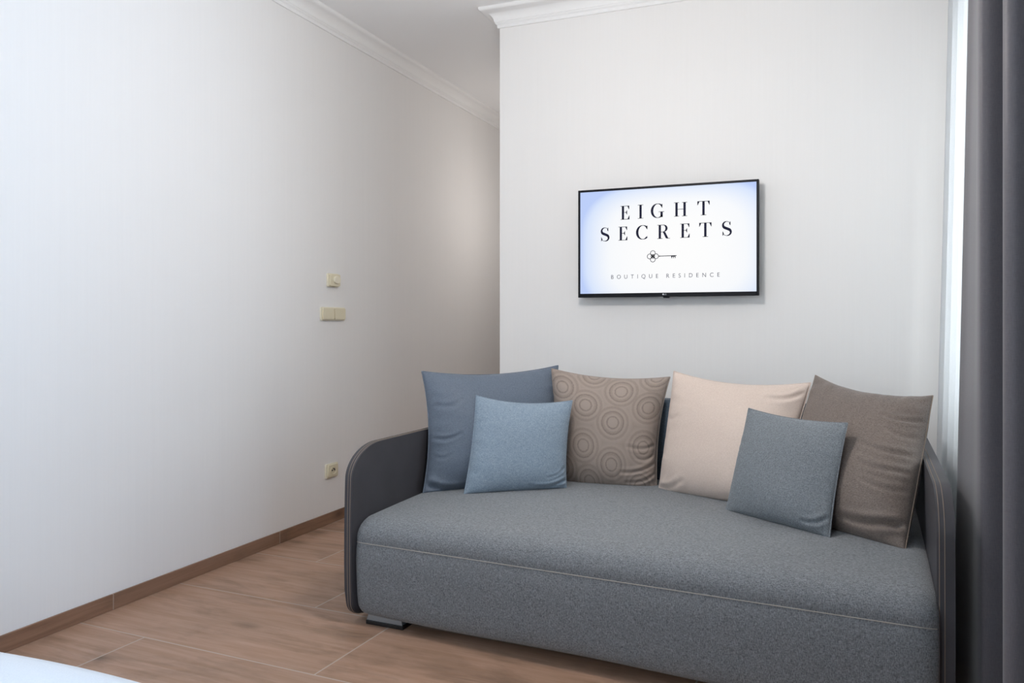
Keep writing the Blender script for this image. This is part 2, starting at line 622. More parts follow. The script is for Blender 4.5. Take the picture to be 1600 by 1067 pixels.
def cornice(name, path, outs, label, scale=1.0):
    rows = []
    for p, o_ in zip(path, outs):
        rows.append([(p[0] + o_[0] * d * scale, p[1] + o_[1] * d * scale, ZC - CH * scale + z * scale) for d, z in cprof])
    bm = bmesh.new()
    vs = add_grid(bm, rows, close_v=True)
    bm.faces.new(vs[0][::-1]); bm.faces.new(vs[-1])
    return struct(name, bm, M['cornice'], label, 'cornice', smooth=True, angle=35)


cornice('trim_1', [(XL, YB), (XL, YH)], [(1, 0), (1, 0)], 'white moulded plaster cornice along the left wall top', 0.92)
cornice('trim_2', [(XC, YH), (XC, YW), (XR, YW)], [(-1, 0), (-1, -1), (0, -1)], 'white moulded cornice turning the corner above the television wall')

# ------------------------------------------------------------------ switches and socket on the left wall
def wall_box(name, p0, p1, label, cat):
    """Empty on the left wall at the middle of a pixel rectangle; returns (root, width along y, height)"""
    c = on_x((p0[0] + p1[0]) / 2, (p0[1] + p1[1]) / 2, XL)
    root = empty(name, (XL, c.y, c.z), PI / 2)      # local -y points into the room, local x runs along the wall (world +y)
    tag(root, label, cat)
    return root


def plate(bm, w, h, y0, y1, r=0.008, cx=0.0, cz=0.0):
    pts = []
    for (sx, sz, a0) in ((1, 1, 0), (-1, 1, 90), (-1, -1, 180), (1, -1, 270)):
        for k in range(5):
            a = math.radians(a0 + 90 * k / 4)
            pts.append((cx + sx * (w / 2 - r) + r * math.cos(a), cz + sz * (h / 2 - r) + r * math.sin(a)))
    A, B, fa, fb = add_prism(bm, pts, y1, y0, 'y')
    bmesh.ops.bevel(bm, geom=list(fb.edges), offset=0.0025, segments=2, profile=0.5, affect='EDGES')


t = wall_box('dimmer_switch', (507, 428), (530, 448), 'small cream rotary dimmer, uppermost fitting on the left wall', 'switch')
bm = bmesh.new(); plate(bm, 0.112, 0.080, 0, -0.012); obj('frame', bm, M['cream_pale'], t, True, angle=30)
bm = bmesh.new(); plate(bm, 0.098, 0.070, -0.011, -0.026, 0.008, 0.002); obj('cover', bm, M['cream'], t, True, angle=30)
bm = bmesh.new(); lathe(bm, [(0.023, 0), (0.023, 0.008), (0.021, 0.011), (0.0, 0.0115)], 28, Matrix.Translation((0.010, -0.026, 0.002)) @ Matrix.Rotation(PI / 2, 4, 'X') @ Matrix.Diagonal((1.4, 1, 1, 1)))
obj('knob', bm, M['cream_pale'], t, True, angle=40)
t = wall_box('double_rocker_switch', (499, 479), (538, 502), 'wide cream double rocker switch below the dimmer', 'switch')
bm = bmesh.new(); plate(bm, 0.244, 0.080, 0, -0.010); obj('frame', bm, M['cream_pale'], t, True, angle=30)
for s in (-1, 1):
    bm = bmesh.new(); plate(bm, 0.110, 0.066, -0.009, -0.021, 0.008, s * 0.0585, 0.001); obj('rocker', bm, M['cream'], t, True, angle=30)
t = wall_box('power_socket', (505, 722), (528, 747), 'cream power socket low on the left wall beside the sofa arm', 'socket')
bm = bmesh.new(); plate(bm, 0.122, 0.085, 0, -0.011); obj('frame', bm, M['cream_pale'], t, True, angle=30)
bm = bmesh.new(); plate(bm, 0.098, 0.068, -0.010, -0.020, 0.008); obj('cover', bm, M['cream'], t, True, angle=30)
RX = Matrix.Translation((0, -0.0202, 0)) @ Matrix.Rotation(PI / 2, 4, 'X') @ Matrix.Diagonal((1.4, 1, 1, 1))
bm = bmesh.new(); lathe(bm, [(0.0225, 0), (0.024, 0.003), (0.021, 0.003), (0.0195, 0.0005), (0.0, 0.0004)], 28, RX); well = obj('socket_well', bm, M['cream'], t, True, angle=40)
for dx, dz in ((-0.0095, 0), (0.0095, 0)):
    bm = bmesh.new(); lathe(bm, [(0.0045, 0), (0.0045, 0.0012), (0.0, 0.0012)], 12, Matrix.Translation((dx * 1.3, 0, dz + 0.002)) @ RX); obj('contact_hole', bm, M['hole'], well)
bm = bmesh.new(); lathe(bm, [(0.003, 0), (0.003, 0.009), (0.0, 0.010)], 12, Matrix.Translation((0, 0, 0.011)) @ RX); obj('earth_pin', bm, M['bracket'], well)

# ------------------------------------------------------------------ television
TVY = YW - 0.085                 # picture plane
c_tl, c_tr = on_y(901.5, 298, TVY), on_y(1184.5, 279.5, TVY)
c_bl, c_br = on_y(905, 465, TVY), on_y(1187, 461.5, TVY)
tx0, tx1 = (c_tl.x + c_bl.x) / 2, (c_tr.x + c_br.x) / 2
tz1, tz0 = (c_tl.z + c_tr.z) / 2, (c_bl.z + c_br.z) / 2
TW, TH = tx1 - tx0, tz1 - tz0
tcx, tcz = (tx0 + tx1) / 2, (tz0 + tz1) / 2
tv = empty('television', (tcx, YW, tcz))
tag(tv, 'flat black-framed television on the wall showing a white hotel welcome page', 'television')
FY = TVY - YW                    # local y of the front face
bw, bb = 0.012, 0.021            # bezel widths: sides/top, bottom
bm = bmesh.new()
for lo, hi in (((-TW / 2, FY, -TH / 2), (-TW / 2 + bw, FY + 0.03, TH / 2)), ((TW / 2 - bw, FY, -TH / 2), (TW / 2, FY + 0.03, TH / 2)),
               ((-TW / 2 + bw, FY, TH / 2 - bw), (TW / 2 - bw, FY + 0.03, TH / 2)), ((-TW / 2 + bw, FY, -TH / 2), (TW / 2 - bw, FY + 0.03, -TH / 2 + bb))):
    add_box(bm, lo, hi, 0.002)
fr = obj('bezel', bm, M['tv'], tv)
bm = bmesh.new()
add_box(bm, (-TW / 2 + 0.004, FY + 0.012, -TH / 2 + 0.004), (TW / 2 - 0.004, FY + 0.032, TH / 2 - 0.004), 0.004)
add_box(bm, (-TW * 0.36, FY + 0.030, -TH * 0.42), (TW * 0.36, FY + 0.058, TH * 0.22), 0.012)
obj('rear_housing', bm, M['tv_back'], tv)
bm = bmesh.new()
add_box(bm, (-0.12, -0.008, -0.12), (0.12, -0.0015, 0.12), 0.001)
for s in (-1, 1):
    add_box(bm, (s * 0.09 - 0.012, FY + 0.05, -0.14), (s * 0.09 + 0.012, -0.004, 0.10), 0.001)
obj('wall_bracket', bm, M['bracket'], tv)
sx0, sx1, sz0, sz1 = -TW / 2 + bw, TW / 2 - bw, -TH / 2 + bb, TH / 2 - bw
SY = FY + 0.004
bm = bmesh.new()
add_box(bm, (sx0, SY, sz0), (sx1, SY + 0.008, sz1))
uvl = bm.loops.layers.uv.new('UVMap')
for f in bm.faces:
    for l in f.loops:
        l[uvl].uv = ((l.vert.co.x - sx0) / (sx1 - sx0), (l.vert.co.z - sz0) / (sz1 - sz0))
scr = obj('screen', bm, M['screen'], tv)


def scr_at(zx, zy):
    """a point of the enlarged picture of the television (1600x1067 crop of 880..1210 x 260..480) in the set's own metres"""
    p = on_y(880 + zx * 330 / 1600, 260 + zy * 220 / 1067, TVY)
    return p.x - tcx, p.z - tcz


def poly(bm, pts, y):
    bm.faces.new([bm.verts.new((x, y, z)) for x, z in pts])


def ribbon(bm, pts, ws, y):
    n = len(pts)
    L, R = [], []
    for i in range(n):
        a, b = pts[max(i - 1, 0)], pts[min(i + 1, n - 1)]
        dx, dz = b[0] - a[0], b[1] - a[1]
        d = math.hypot(dx, dz) or 1
        nx, nz = -dz / d, dx / d
        w = ws[i] / 2
        L.append(bm.verts.new((pts[i][0] + nx * w, y, pts[i][1] + nz * w)))
        R.append(bm.verts.new((pts[i][0] - nx * w, y, pts[i][1] - nz * w)))
    for i in range(n - 1):
        bm.faces.new((L[i], L[i + 1], R[i + 1], R[i]))


def arc(cx, cz, rx, rz, a0, a1, n=20):
    return [(cx + rx * math.cos(math.radians(a0 + (a1 - a0) * k / n)), cz + rz * math.sin(math.radians(a0 + (a1 - a0) * k / n))) for k in range(n + 1)]


def contrast(pts, thin, thick, power=1.6):
    ws = []
    n = len(pts)
    for i in range(n):
        a, b = pts[max(i - 1, 0)], pts[min(i + 1, n - 1)]
        dx, dz = b[0] - a[0], b[1] - a[1]
        v = abs(dz) / (math.hypot(dx, dz) or 1)
        ws.append(thin + (thick - thin) * v ** power)
    return ws


TH_, TK_ = 0.035, 0.17           # hairline and stem of the serif letters (cap height 1)


def rect(x0, z0, x1, z1): return [(x0, z0), (x1, z0), (x1, z1), (x0, z1)]


def glyph(ch):
    """-> (list of polygons, list of (pts, widths), advance width)"""
    P, R = [], []
    h, k = TH_, TK_
    if ch in 'EIHTR':
        pass
    if ch == 'E':
        P += [rect(.10, 0, .10 + k, 1), rect(0, 1 - h, .66, 1), rect(0, 0, .68, h), rect(.27, .5, .48, .5 + h)]
        P += [[(.66, 1), (.52, 1 - h), (.63, .74), (.66, .74)], [(.68, 0), (.68, .28), (.65, .28), (.53, h)],
              [(.40, .52), (.47, .66), (.50, .66), (.50, .37), (.47, .37)]]
        w = .68
    elif ch == 'I':
        P += [rect(.12, 0, .12 + k, 1), rect(0, 1 - h, .41, 1), rect(0, 0, .41, h)]
        w = .41
    elif ch == 'H':
        for x in (.1, .68):
            P += [rect(x, 0, x + k, 1), rect(x - .1, 1 - h, x + k + .1, 1), rect(x - .1, 0, x + k + .1, h)]
        P += [rect(.27, .49, .68, .49 + h)]
        w = .95
    elif ch == 'T':
        P += [rect(.35, 0, .35 + k, 1), rect(0, 1 - h, .87, 1), rect(.24, 0, .63, h),
              [(0, 1), (0, .72), (.03, .72), (.15, 1 - h)], [(.87, 1), (.72, 1 - h), (.84, .72), (.87, .72)]]
        w = .87
    elif ch in 'CG':
        p = arc(.46, .5, .42, .50, 42, 318, 36)
        R.append((p, contrast(p, h, k + .01)))
        P.append([(.80, .98), (.77, .98), (.70, .80), (.775, .70), (.80, .70)])
        w = .84
        if ch == 'C':
            P.append([(.80, .17), (.77, .14), (.80, .28)])
        else:
            P += [rect(.66, .03, .66 + k, .42), rect(.52, .40, .94, .40 + h)]
            w = .94
    elif ch == 'R':
        P += [rect(.10, 0, .10 + k, 1), rect(0, 1 - h, .42, 1), rect(0, 0, .38, h), rect(.27, .47, .45, .47 + h)]
        p = arc(.42, .741, .25, .2415, 90, -90, 22)
        R.append((p, contrast(p, h, k - .01)))
        P += [[(.40, .49), (.58, .48), (.80, .04), (.90, h), (.93, h), (.93, 0), (.72, 0), (.62, .03)]]
        w = .93
    elif ch == 'S':
        p = arc(.34, .755, .255, .235, 40, 232, 22)
        q = arc(.345, .245, .275, .235, 52, -145, 22)
        pts = p + q
        n = len(pts)
        ws = []
        for i in range(n):
            tt = abs(i / (n - 1) - .5) * 2
            ws.append(h + (k + .02 - h) * max(0, 1 - tt / .75) ** 0.8)
        R.append((pts, ws))
        P += [[(.60, .99), (.57, .99), (.50, .84), (.57, .72), (.60, .72)], [(.05, .01), (.08, .01), (.15, .15), (.08, .30), (.05, .30)]]
        w = .64
    return P, R, w


def serif_word(name, letters, mat):
    """letters: (char, zoom x, zoom y of the letter's middle); every letter is a mesh of its own on the screen"""
    y = SY - 0.0006
    for ch, zx, zy in letters:
        bm = bmesh.new()
        cx, cz = scr_at(zx, zy)
        P, R, w = glyph(ch)
        f = lambda p: (cx + (p[0] - w / 2) * CAP * 0.98, cz + (p[1] - .5) * CAP)
        for q in P: poly(bm, [f(p) for p in q], y)
        for pts, ws in R: ribbon(bm, [f(p) for p in pts], [v * CAP for v in ws], y)
        obj(name, bm, mat, scr)


CAP = abs(scr_at(760, 442)[1] - scr_at(760, 548)[1])
serif_word('heading_letter', [('E', 467, 350), ('I', 585, 342), ('G', 716, 335), ('H', 888, 324), ('T', 1062, 315)], M['ink'])
serif_word('heading_letter', [('S', 313, 515), ('E', 451, 508), ('C', 598, 499), ('R', 760, 494), ('E', 921, 486), ('T', 1076, 479), ('S', 1236, 470)], M['ink'])

# the key emblem
bm = bmesh.new()
kx, kz = scr_at(678, 681)
ex, ez = scr_at(858, 677)
kr = abs(scr_at(678, 637)[1] - kz)
yk = SY - 0.0006
lw = kr * 0.10
for a in (0, 90, 180, 270):
    cx, cz = kx + math.cos(math.radians(a)) * kr * 0.55, kz + math.sin(math.radians(a)) * kr * 0.55
    p = arc(cx, cz, kr * 0.42, kr * 0.42, 0, 360, 28)
    ribbon(bm, p, [lw] * len(p), yk)
for rr, l2 in ((0.30, lw * 1.3), (0.12, lw * 1.3)):
    p = arc(kx, kz, kr * rr, kr * rr, 0, 360, 24)
    ribbon(bm, p, [l2] * len(p), yk)
for a in (45, 135):
    d = (math.cos(math.radians(a)) * kr * 0.5, math.sin(math.radians(a)) * kr * 0.5)
    ribbon(bm, [(kx - d[0], kz - d[1]), (kx + d[0], kz + d[1])], [lw * 1.1] * 2, yk)
ribbon(bm, [(kx + kr * 0.97, kz), (ex, kz)], [lw * 1.2] * 2, yk)
p = arc(kx + kr * 1.16, kz, kr * 0.10, kr * 0.10, 0, 360, 12)
poly(bm, p[:-1], yk)
bl = ex - kx
poly(bm, rect(ex - bl * 0.23, kz - kr * .16, ex - bl * 0.05, kz), yk)
for q in (0.22, 0.15, 0.075):
    poly(bm, rect(ex - bl * q, kz - kr * .42, ex - bl * q + bl * 0.03, kz), yk)
obj('key_emblem', bm, M['ink'], scr)


def sans_text(name, body, x0, x1, zc, cap, mat, parent, y, spacing=1.0):
    cu = bpy.data.curves.new(name, 'FONT')
    cu.body = body
    cu.size = 1.0
    cu.space_character = spacing
    cu.fill_mode = 'FRONT'
    tmp = bpy.data.objects.new(name + '_tmp', cu)
    COL.objects.link(tmp)
    bpy.context.view_layer.update()
    me = bpy.data.meshes.new_from_object(tmp.evaluated_get(bpy.context.evaluated_depsgraph_get()))
    bpy.data.objects.remove(tmp)
    co = np.array([v.co[:] for v in me.vertices])
    lo, hi = co.min(0), co.max(0)
    sx = (x1 - x0) / (hi[0] - lo[0])
    sz = cap / (hi[1] - lo[1])
    for v in me.vertices:
        xx, zz = v.co.x, v.co.y
        v.co = (x0 + (xx - lo[0]) * sx, y, zc + (zz - (lo[1] + hi[1]) / 2) * sz)
    # one mesh per letter: connected islands whose x ranges overlap belong together
    bm = bmesh.new(); bm.from_mesh(me); bpy.data.meshes.remove(me)
    bmesh.ops.remove_doubles(bm, verts=bm.verts[:], dist=1e-7)
    left, isl = set(bm.faces), []
    while left:
        st = [left.pop()]; cur = list(st)
        while st:
            fc = st.pop()
            for v in fc.verts:
                for g in v.link_faces:
                    if g in left: left.discard(g); st.append(g); cur.append(g)
        xs = [v.co.x for fc in cur for v in fc.verts]
        isl.append([min(xs), max(xs), cur])
    isl.sort(key=lambda e: e[0])
    words = []
    for e in isl:
        if words and e[0] < words[-1][1] - 1e-5:
            words[-1][1] = max(words[-1][1], e[1]); words[-1][2] += e[2]
        else: words.append(e)
    for _, _, fs in words:
        b2 = bmesh.new()
        for fc in fs: b2.faces.new([b2.verts.new(v.co) for v in fc.verts])
        bmesh.ops.remove_doubles(b2, verts=b2.verts[:], dist=1e-7)
        obj(name, b2, mat, parent)
    bm.free()


xa, za = scr_at(362, 838)
xb, zb = scr_at(1185, 825)
cap_b = abs(scr_at(770, 813)[1] - scr_at(770, 850)[1])
sans_text('tagline_letter', 'BOUTIQUE RESIDENCE', xa, xb, (za + zb) / 2, cap_b, M['ink_grey'], scr, SY - 0.0006, 2.1)
# maker's badge and the receiver lug on the lower bezel
lx, lz = scr_at(766, 969)
bm = bmesh.new()
p = arc(lx - 0.006, lz, 0.0042, 0.0042, 0, 360, 16)
poly(bm, p[:-1], FY - 0.0006)
badge = obj('maker_badge', bm, M['logo'], fr)
sans_text('badge_letter', 'LG', lx + 0.000, lx + 0.011, lz, 0.0072, M['logo'], fr, FY - 0.0006)
bm = bmesh.new()
lx2, lz2 = scr_at(778, 992)
add_prism(bm, [(lx2 - 0.018, -TH / 2 + 0.002), (lx2 - 0.013, -TH / 2 - 0.007), (lx2 + 0.013, -TH / 2 - 0.007), (lx2 + 0.018, -TH / 2 + 0.002)], FY + 0.004, FY + 0.024, 'y')
obj('receiver_lug', bm, M['tv'], tv)

# ------------------------------------------------------------------ sofa
SROT = math.radians(-2.0)
SW, SD = 2.13, 1.17
sofa = empty('sofa', (-1.812, 2.70, 0), SROT)
tag(sofa, 'long grey fabric sofa with dark leather-look curved arms below the television', 'sofa')
AT = 0.034
ATR = 0.048                      # the right arm shows a broader rim
SKEW = -0.040                    # the seat's front runs slightly askew to the arms


def prof_seat():
    pts = [(SD, 0.060), (0.6, 0.045), (0.12, 0.037), (0.05, 0.038), (0.022, 0.046), (0.008, 0.066), (0.001, 0.11), (-0.004, 0.19), (-0.007, 0.25),
           (-0.005, 0.30), (-0.001, 0.322), (0.0005, 0.330), (-0.001, 0.338), (-0.001, 0.352), (0.003, 0.370), (0.013, 0.389), (0.030, 0.405), (0.055, 0.416), (0.09, 0.424)]
    for k in range(1, 11):
        y = 0.09 + (SD - 0.09) * k / 10
        pts.append((y, 0.424 + 0.014 * math.sin(min(1, k / 9) * PI * 0.75)))
    return pts


pr = prof_seat()
xs0, xs1 = AT - 0.010, SW - ATR + 0.006
stations = [0, .003, .008, .016, .028, .045, .07, .1] + [.1 + (xs1 - xs0 - .2) * k / 24 for k in range(1, 24)] + \
           [xs1 - xs0 - v for v in (.1, .07, .045, .028, .016, .008, .003, 0)]
rows = []
W_ = xs1 - xs0
for sx in stations:
    d = min(sx, W_ - sx)
    r = 0.07
    e = 0 if d >= r else (r - math.sqrt(max(0, r * r - (r - d) ** 2)))
    e2 = e * 0.75
    tt = sx / W_
    crown = 0.012 * math.sin(PI * tt)
    row = []
    for (y, z) in pr:
        wf = max(0, 1 - max(0, y - 0.02) / 0.10)
        yy = y + e2 * 0.9 * wf + SKEW * (sx) * max(0, 1 - max(y, 0) / 0.7)
        top = max(0, min(1, (z - 0.30) / 0.11))
        bot = max(0, min(1, (0.14 - z) / 0.09))
        zz = z + crown * top - e2 * 0.75 * top + e2 * 0.3 * bot - 0.004 * bot * math.sin(PI * tt * 3.2)
        yy -= 0.010 * math.sin(PI * tt) * wf
        row.append((xs0 + sx, yy, zz))
    rows.append(row)
bm = bmesh.new()
vs = add_grid(bm, rows, close_v=True)
bm.faces.new(vs[0][::-1]); bm.faces.new(vs[-1])
seat = obj('seat', bm, M['seat'], sofa, True, angle=60)
# stitch line along the seat front
ks = 11
line = [(r[ks][0], r[ks][1] - 0.0012, r[ks][2]) for r in rows[2:-2]]
bm = bmesh.new(); add_tube(bm, line, 0.0015, 5)
obj('stitching', bm, M['thread'], seat)

bm = bmesh.new()
add_box(bm, (AT - 0.005, SD - 0.02, 0.08), (SW - ATR + 0.005, SD + 0.11, 0.83), 0.03, 4)
obj('backrest', bm, M['back'], sofa, True, angle=50)


def arm_outline():
    o = [(SD + 0.12, 0.026), (0.10, 0.026)]
    o += arc(0.07, 0.096, 0.082, 0.07, 265, 190, 6)
    o += [(-0.014, 0.14), (-0.017, 0.25), (-0.016, 0.38), (-0.013, 0.50), (-0.011, 0.555)]
    o += arc(0.195, 0.575, 0.205, 0.130, 176, 90, 16)
    o += [(0.6, 0.706), (SD + 0.06, 0.704)]
    o += arc(SD + 0.06, 0.644, 0.06, 0.06, 80, 5, 5)
    return o


AO = arm_outline()
for side in (0, 1):
    x0, x1 = (0, AT) if side == 0 else (SW - ATR, SW)
    bm = bmesh.new()
    A, B, fa, fb = add_prism(bm, AO, x0, x1, 'x')
    bmesh.ops.bevel(bm, geom=list(fa.edges) + list(fb.edges), offset=0.010, segments=3, profile=0.5, affect='EDGES')
    arm = obj('armrest', bm, M['leather'], sofa, True, angle=40)
    inner = x1 if side == 0 else x0
    sgn = -1 if side == 0 else 1
    rim = AO[2:-3]
    # outward normals of the rim for seating the thread on the surface
    for dx in ((0.008, 0.019) if side == 0 else (0.007, 0.021)):
        pts = []
        for i, (y, z) in enumerate(rim):
            a, b = rim[max(i - 1, 0)], rim[min(i + 1, len(rim) - 1)]
            ty, tz = b[0] - a[0], b[1] - a[1]
            l = math.hypot(ty, tz)
            ny, nz = -tz / l, ty / l
            if ny * 1 > 0 and z < 0.5: ny, nz = -ny, -nz
            if nz < 0 and z > 0.55: ny, nz = -ny, -nz
            pts.append((inner + sgn * dx, y + ny * 0.0004, z + nz * 0.0004))
        bm = bmesh.new(); add_tube(bm, pts, 0.0011, 5)
        obj('stitching', bm, M['thread_brown'], arm)

for fx, fy in ((0.075, 0.03), (SW - 0.275, -0.02), (0.075, SD - 0.05), (SW - 0.275, SD - 0.05)):
    bm = bmesh.new()
    rows2 = []
    for z, g in ((0.016, -0.002), (0.018, 0.0), (0.045, -0.008), (0.08, -0.012)):
        rows2.append([(fx - g, fy - g * 0.4, z), (fx + 0.165 + g, fy - g * 0.4, z), (fx + 0.165 + g, fy + 0.10 + g, z), (fx - g, fy + 0.10 + g, z)])
    vs = add_grid(bm, rows2, close_v=True)
    bm.faces.new(vs[0][::-1]); bm.faces.new(vs[-1])
    ft = obj('foot', bm, M['foot'], sofa)
    bm = bmesh.new(); add_box(bm, (fx - 0.003, fy - 0.003, 0), (fx + 0.169, fy + 0.103, 0.0165), 0.003)
    obj('foot_pad', bm, M['rubber'], ft)


# ------------------------------------------------------------------ cushions: sewn covers with drawn-in rims, flat ears and creases
from mathutils import noise as mnoise


def cushion(name, label, corners, mat, pipe_mat, depth, dips=(.05, .02, .0, .02), seed=0, creases=(), pipe=0.0028, sag=0.14):
    """corners: TL, TR, BR, BL of the sewn rim; depth: full thickness in metres; dips: how far the rim is drawn in (top, right, bottom, left)"""
    m = 81
    g = np.sin(np.linspace(-1, 1, m) * PI / 2) * 0.35 + np.linspace(-1, 1, m) * 0.65
    U, V = np.meshgrid(g, g, indexing='xy')          # rows run from the bottom (-1) to the top (+1)
    dt, dr, db, dl = dips
    X = U - (1 - V ** 2) * np.where(U > 0, 1, -1) * np.where(U > 0, dr, dl) * 2 * np.abs(U) ** 1.5
    Y = V - (1 - U ** 2) * np.where(V > 0, 1, -1) * np.where(V > 0, dt, db) * 2 * np.abs(V) ** 1.5
    TL, TR, BR, BL = [np.array(c) for c in corners]
    nrm = np.cross(TR - TL, BL - TL) + np.cross(BR - TR, BL - TR)
    nrm = nrm / np.linalg.norm(nrm)
    if nrm[1] > 0: nrm = -nrm          # towards the room
    u, v = ((X + 1) / 2)[..., None], ((Y + 1) / 2)[..., None]
    P = BL * (1 - u) * (1 - v) + BR * u * (1 - v) + TR * u * v + TL * (1 - u) * v
    Vs = V + sag * (1 - V ** 2)
    ex, ey = np.abs(U), np.abs(Vs)
    lens = (np.clip(1 - ex ** 2.5, 0, 1) * np.clip(1 - ey ** 2.5, 0, 1)) ** 0.55
    gx, gy = (U + 1) / 2, (V + 1) / 2
    rimd = np.minimum.reduce([gx, gy, 1 - gx, 1 - gy])
    soft = np.clip(rimd / 0.05, 0, 1)
    wob = np.zeros((m, m))
    for i in range(m):
        for j in range(m):
            p = Vector((U[i, j] * 1.1 + seed * 7.3, V[i, j] * 1.1 - seed * 3.1, seed))
            n1 = mnoise.noise(p)
            # fine puckers running off the seam, fading inwards
            e = rimd[i, j]
            al = (V[i, j] if min(gx[i, j], 1 - gx[i, j]) < min(gy[i, j], 1 - gy[i, j]) else U[i, j])
            n2 = mnoise.noise(Vector((al * 7.0, seed * 5.1, e * 4))) * math.exp(-e / 0.10)
            wob[i, j] = n1 * 0.10 + n2 * 0.10
    zf = depth * 0.5 * lens + depth * 0.5 * wob * soft
    for (x0, y0, x1, y1, wd, amp) in creases:
        dx, dy = x1 - x0, y1 - y0
        l2 = dx * dx + dy * dy
        tt = np.clip(((gx - x0) * dx + (gy - y0) * dy) / l2, 0, 1)
        bend = 0.03 * np.sin(tt * PI)
        dist = np.hypot(gx - x0 - tt * dx, gy - y0 - tt * dy + bend)
        pr_ = np.exp(-(dist / wd) ** 2) - 0.6 * np.exp(-((dist - 1.8 * wd) / wd) ** 2)
        zf = zf - 1.35 * amp * pr_ * np.clip(1.15 - tt, 0, 1) ** 0.7 * soft
    zb = -depth * 0.5 * lens
    pf, pb = P + zf[..., None] * nrm, P + zb[..., None] * nrm
    origin = (BL + BR) / 2
    bm = bmesh.new()
    uvl = bm.loops.layers.uv.new('UVMap')
    vf = [[bm.verts.new(pf[i, j] - origin) for j in range(m)] for i in range(m)]
    vb = [[vf[i][j] if i in (0, m - 1) or j in (0, m - 1) else bm.verts.new(pb[i, j] - origin) for j in range(m)] for i in range(m)]
    for VV, rev in ((vf, False), (vb, True)):
        for i in range(m - 1):
            for j in range(m - 1):
                q = [(i, j), (i, j + 1), (i + 1, j + 1), (i + 1, j)]
                if rev: q = q[::-1]
                try:
                    fc = bm.faces.new([VV[a][c] for a, c in q])
                except ValueError:
                    continue
                for l, (a, c) in zip(fc.loops, q):
                    l[uvl].uv = (gx[a, c], gy[a, c])
    o = obj(name, bm, mat, smooth=True, loc=origin)
    tag(o, label, 'cushion', 'cushions on the sofa')
    rim = [pf[0, j] for j in range(m)] + [pf[i, -1] for i in range(1, m)] + [pf[-1, j] for j in range(m - 2, -1, -1)] + [pf[i, 0] for i in range(m - 2, 0, -1)]
    bm = bmesh.new(); add_tube(bm, [Vector(p - origin) for p in rim], pipe, 6, closed=True)
    obj('seam', bm, pipe_mat, o, True)
    return o


def Q(*c):
    return [on_y(*p) for p in c]


cushion('cushion', 'large slate blue cushion in the left corner against the arm',
        Q((659, 580, 3.30), (872, 571, 3.78), (866, 752, 3.68), (661, 771, 3.17)), M['cush_navy'], M['cush_navy'], 0.23, (.055, .01, .0, .045), 1,
        [(0.0, 0.44, 0.20, 0.45, 0.014, 0.009), (0.0, 0.07, 0.28, 0.02, 0.022, 0.014), (0.02, 0.30, 0.14, 0.29, 0.012, 0.005), (0.05, 0.70, 0.22, 0.74, 0.02, 0.004)])
cushion('cushion', 'taupe cushion with a pattern of stitched circles',
        Q((862, 576, 3.70), (1047, 589, 3.80), (1026, 767, 3.67), (876, 757, 3.64)), M['cush_ring'], M['cush_ring'], 0.23, (.05, .045, .0, .0), 2,
        [(1.0, 0.24, 0.66, 0.14, 0.014, 0.011), (1.0, 0.15, 0.70, 0.06, 0.013, 0.010), (1.0, 0.40, 0.72, 0.36, 0.014, 0.008), (0.98, 0.31, 0.80, 0.27, 0.012, 0.006)])
cushion('cushion', 'large plain beige cushion between the circle-patterned and the brown one',
        Q((1053, 580, 3.72), (1267, 598, 3.62), (1209, 795, 3.37), (1029, 767, 3.62)), M['cush_beige'], M['cush_beige'], 0.23, (.065, .0, .0, .01), 3,
        [(0.0, 0.03, 0.26, 0.09, 0.02, 0.009), (0.98, 0.90, 0.78, 0.84, 0.02, 0.008), (0.02, 0.62, 0.14, 0.60, 0.015, 0.004)])
cushion('cushion', 'large brown woven cushion leaning on the right arm',
        Q((1274, 586, 3.66), (1458, 618, 3.38), (1414, 861, 3.0), (1222, 806, 3.3)), M['cush_brown'], M['thread_brown'], 0.25, (.07, .0, .0, -.01), 4,
        [(1.0, 0.44, 0.66, 0.38, 0.014, 0.009), (1.0, 0.55, 0.66, 0.50, 0.014, 0.009), (1.0, 0.80, 0.74, 0.75, 0.014, 0.008), (1.0, 0.33, 0.72, 0.28, 0.013, 0.006),
         (1.0, 0.13, 0.55, 0.06, 0.018, 0.015), (1.0, 0.68, 0.80, 0.65, 0.013, 0.006)], pipe=0.0018)
cushion('cushion', 'small light blue cushion leaning in front of the slate blue one',
        Q((744, 618, 3.36), (894, 626, 3.54), (885, 763, 3.46), (725, 773, 3.20)), M['cush_blue'], M['cush_blue'], 0.145, (.06, .03, .01, .02), 5,
        [(1.0, 0.10, 0.70, 0.02, 0.018, 0.011), (0.98, 0.24, 0.80, 0.12, 0.014, 0.006), (0.98, 0.03, 0.60, 0.05, 0.014, 0.005)])
cushion('cushion', 'small dark grey cushion in front of the beige and brown ones',
        Q((1170, 638, 3.42), (1324, 661, 3.20), (1296, 840, 3.04), (1134, 798, 3.30)), M['cush_grey'], M['cush_grey'], 0.145, (.035, .015, .005, .01), 6,
        [(1.0, 0.16, 0.80, 0.07, 0.018, 0.010), (0.0, 0.60, 0.12, 0.58, 0.014, 0.003)])

# ------------------------------------------------------------------ curtains
def smooth_path(pts, n):
    """Catmull-Rom through plan points"""
    P = [2 * np.array(pts[0]) - np.array(pts[1])] + [np.array(p) for p in pts] + [2 * np.array(pts[-1]) - np.array(pts[-2])]
    out = []
    m = len(pts) - 1
    for k in range(n + 1):
        t = k / n * m
        i = min(int(t), m - 1)
        u = t - i
        p0, p1, p2, p3 = P[i:i + 4]
        out.append(0.5 * (2 * p1 + (p2 - p0) * u + (2 * p0 - 5 * p1 + 4 * p2 - p3) * u ** 2 + (3 * p1 - p0 - 3 * p2 + p3) * u ** 3))
    return out


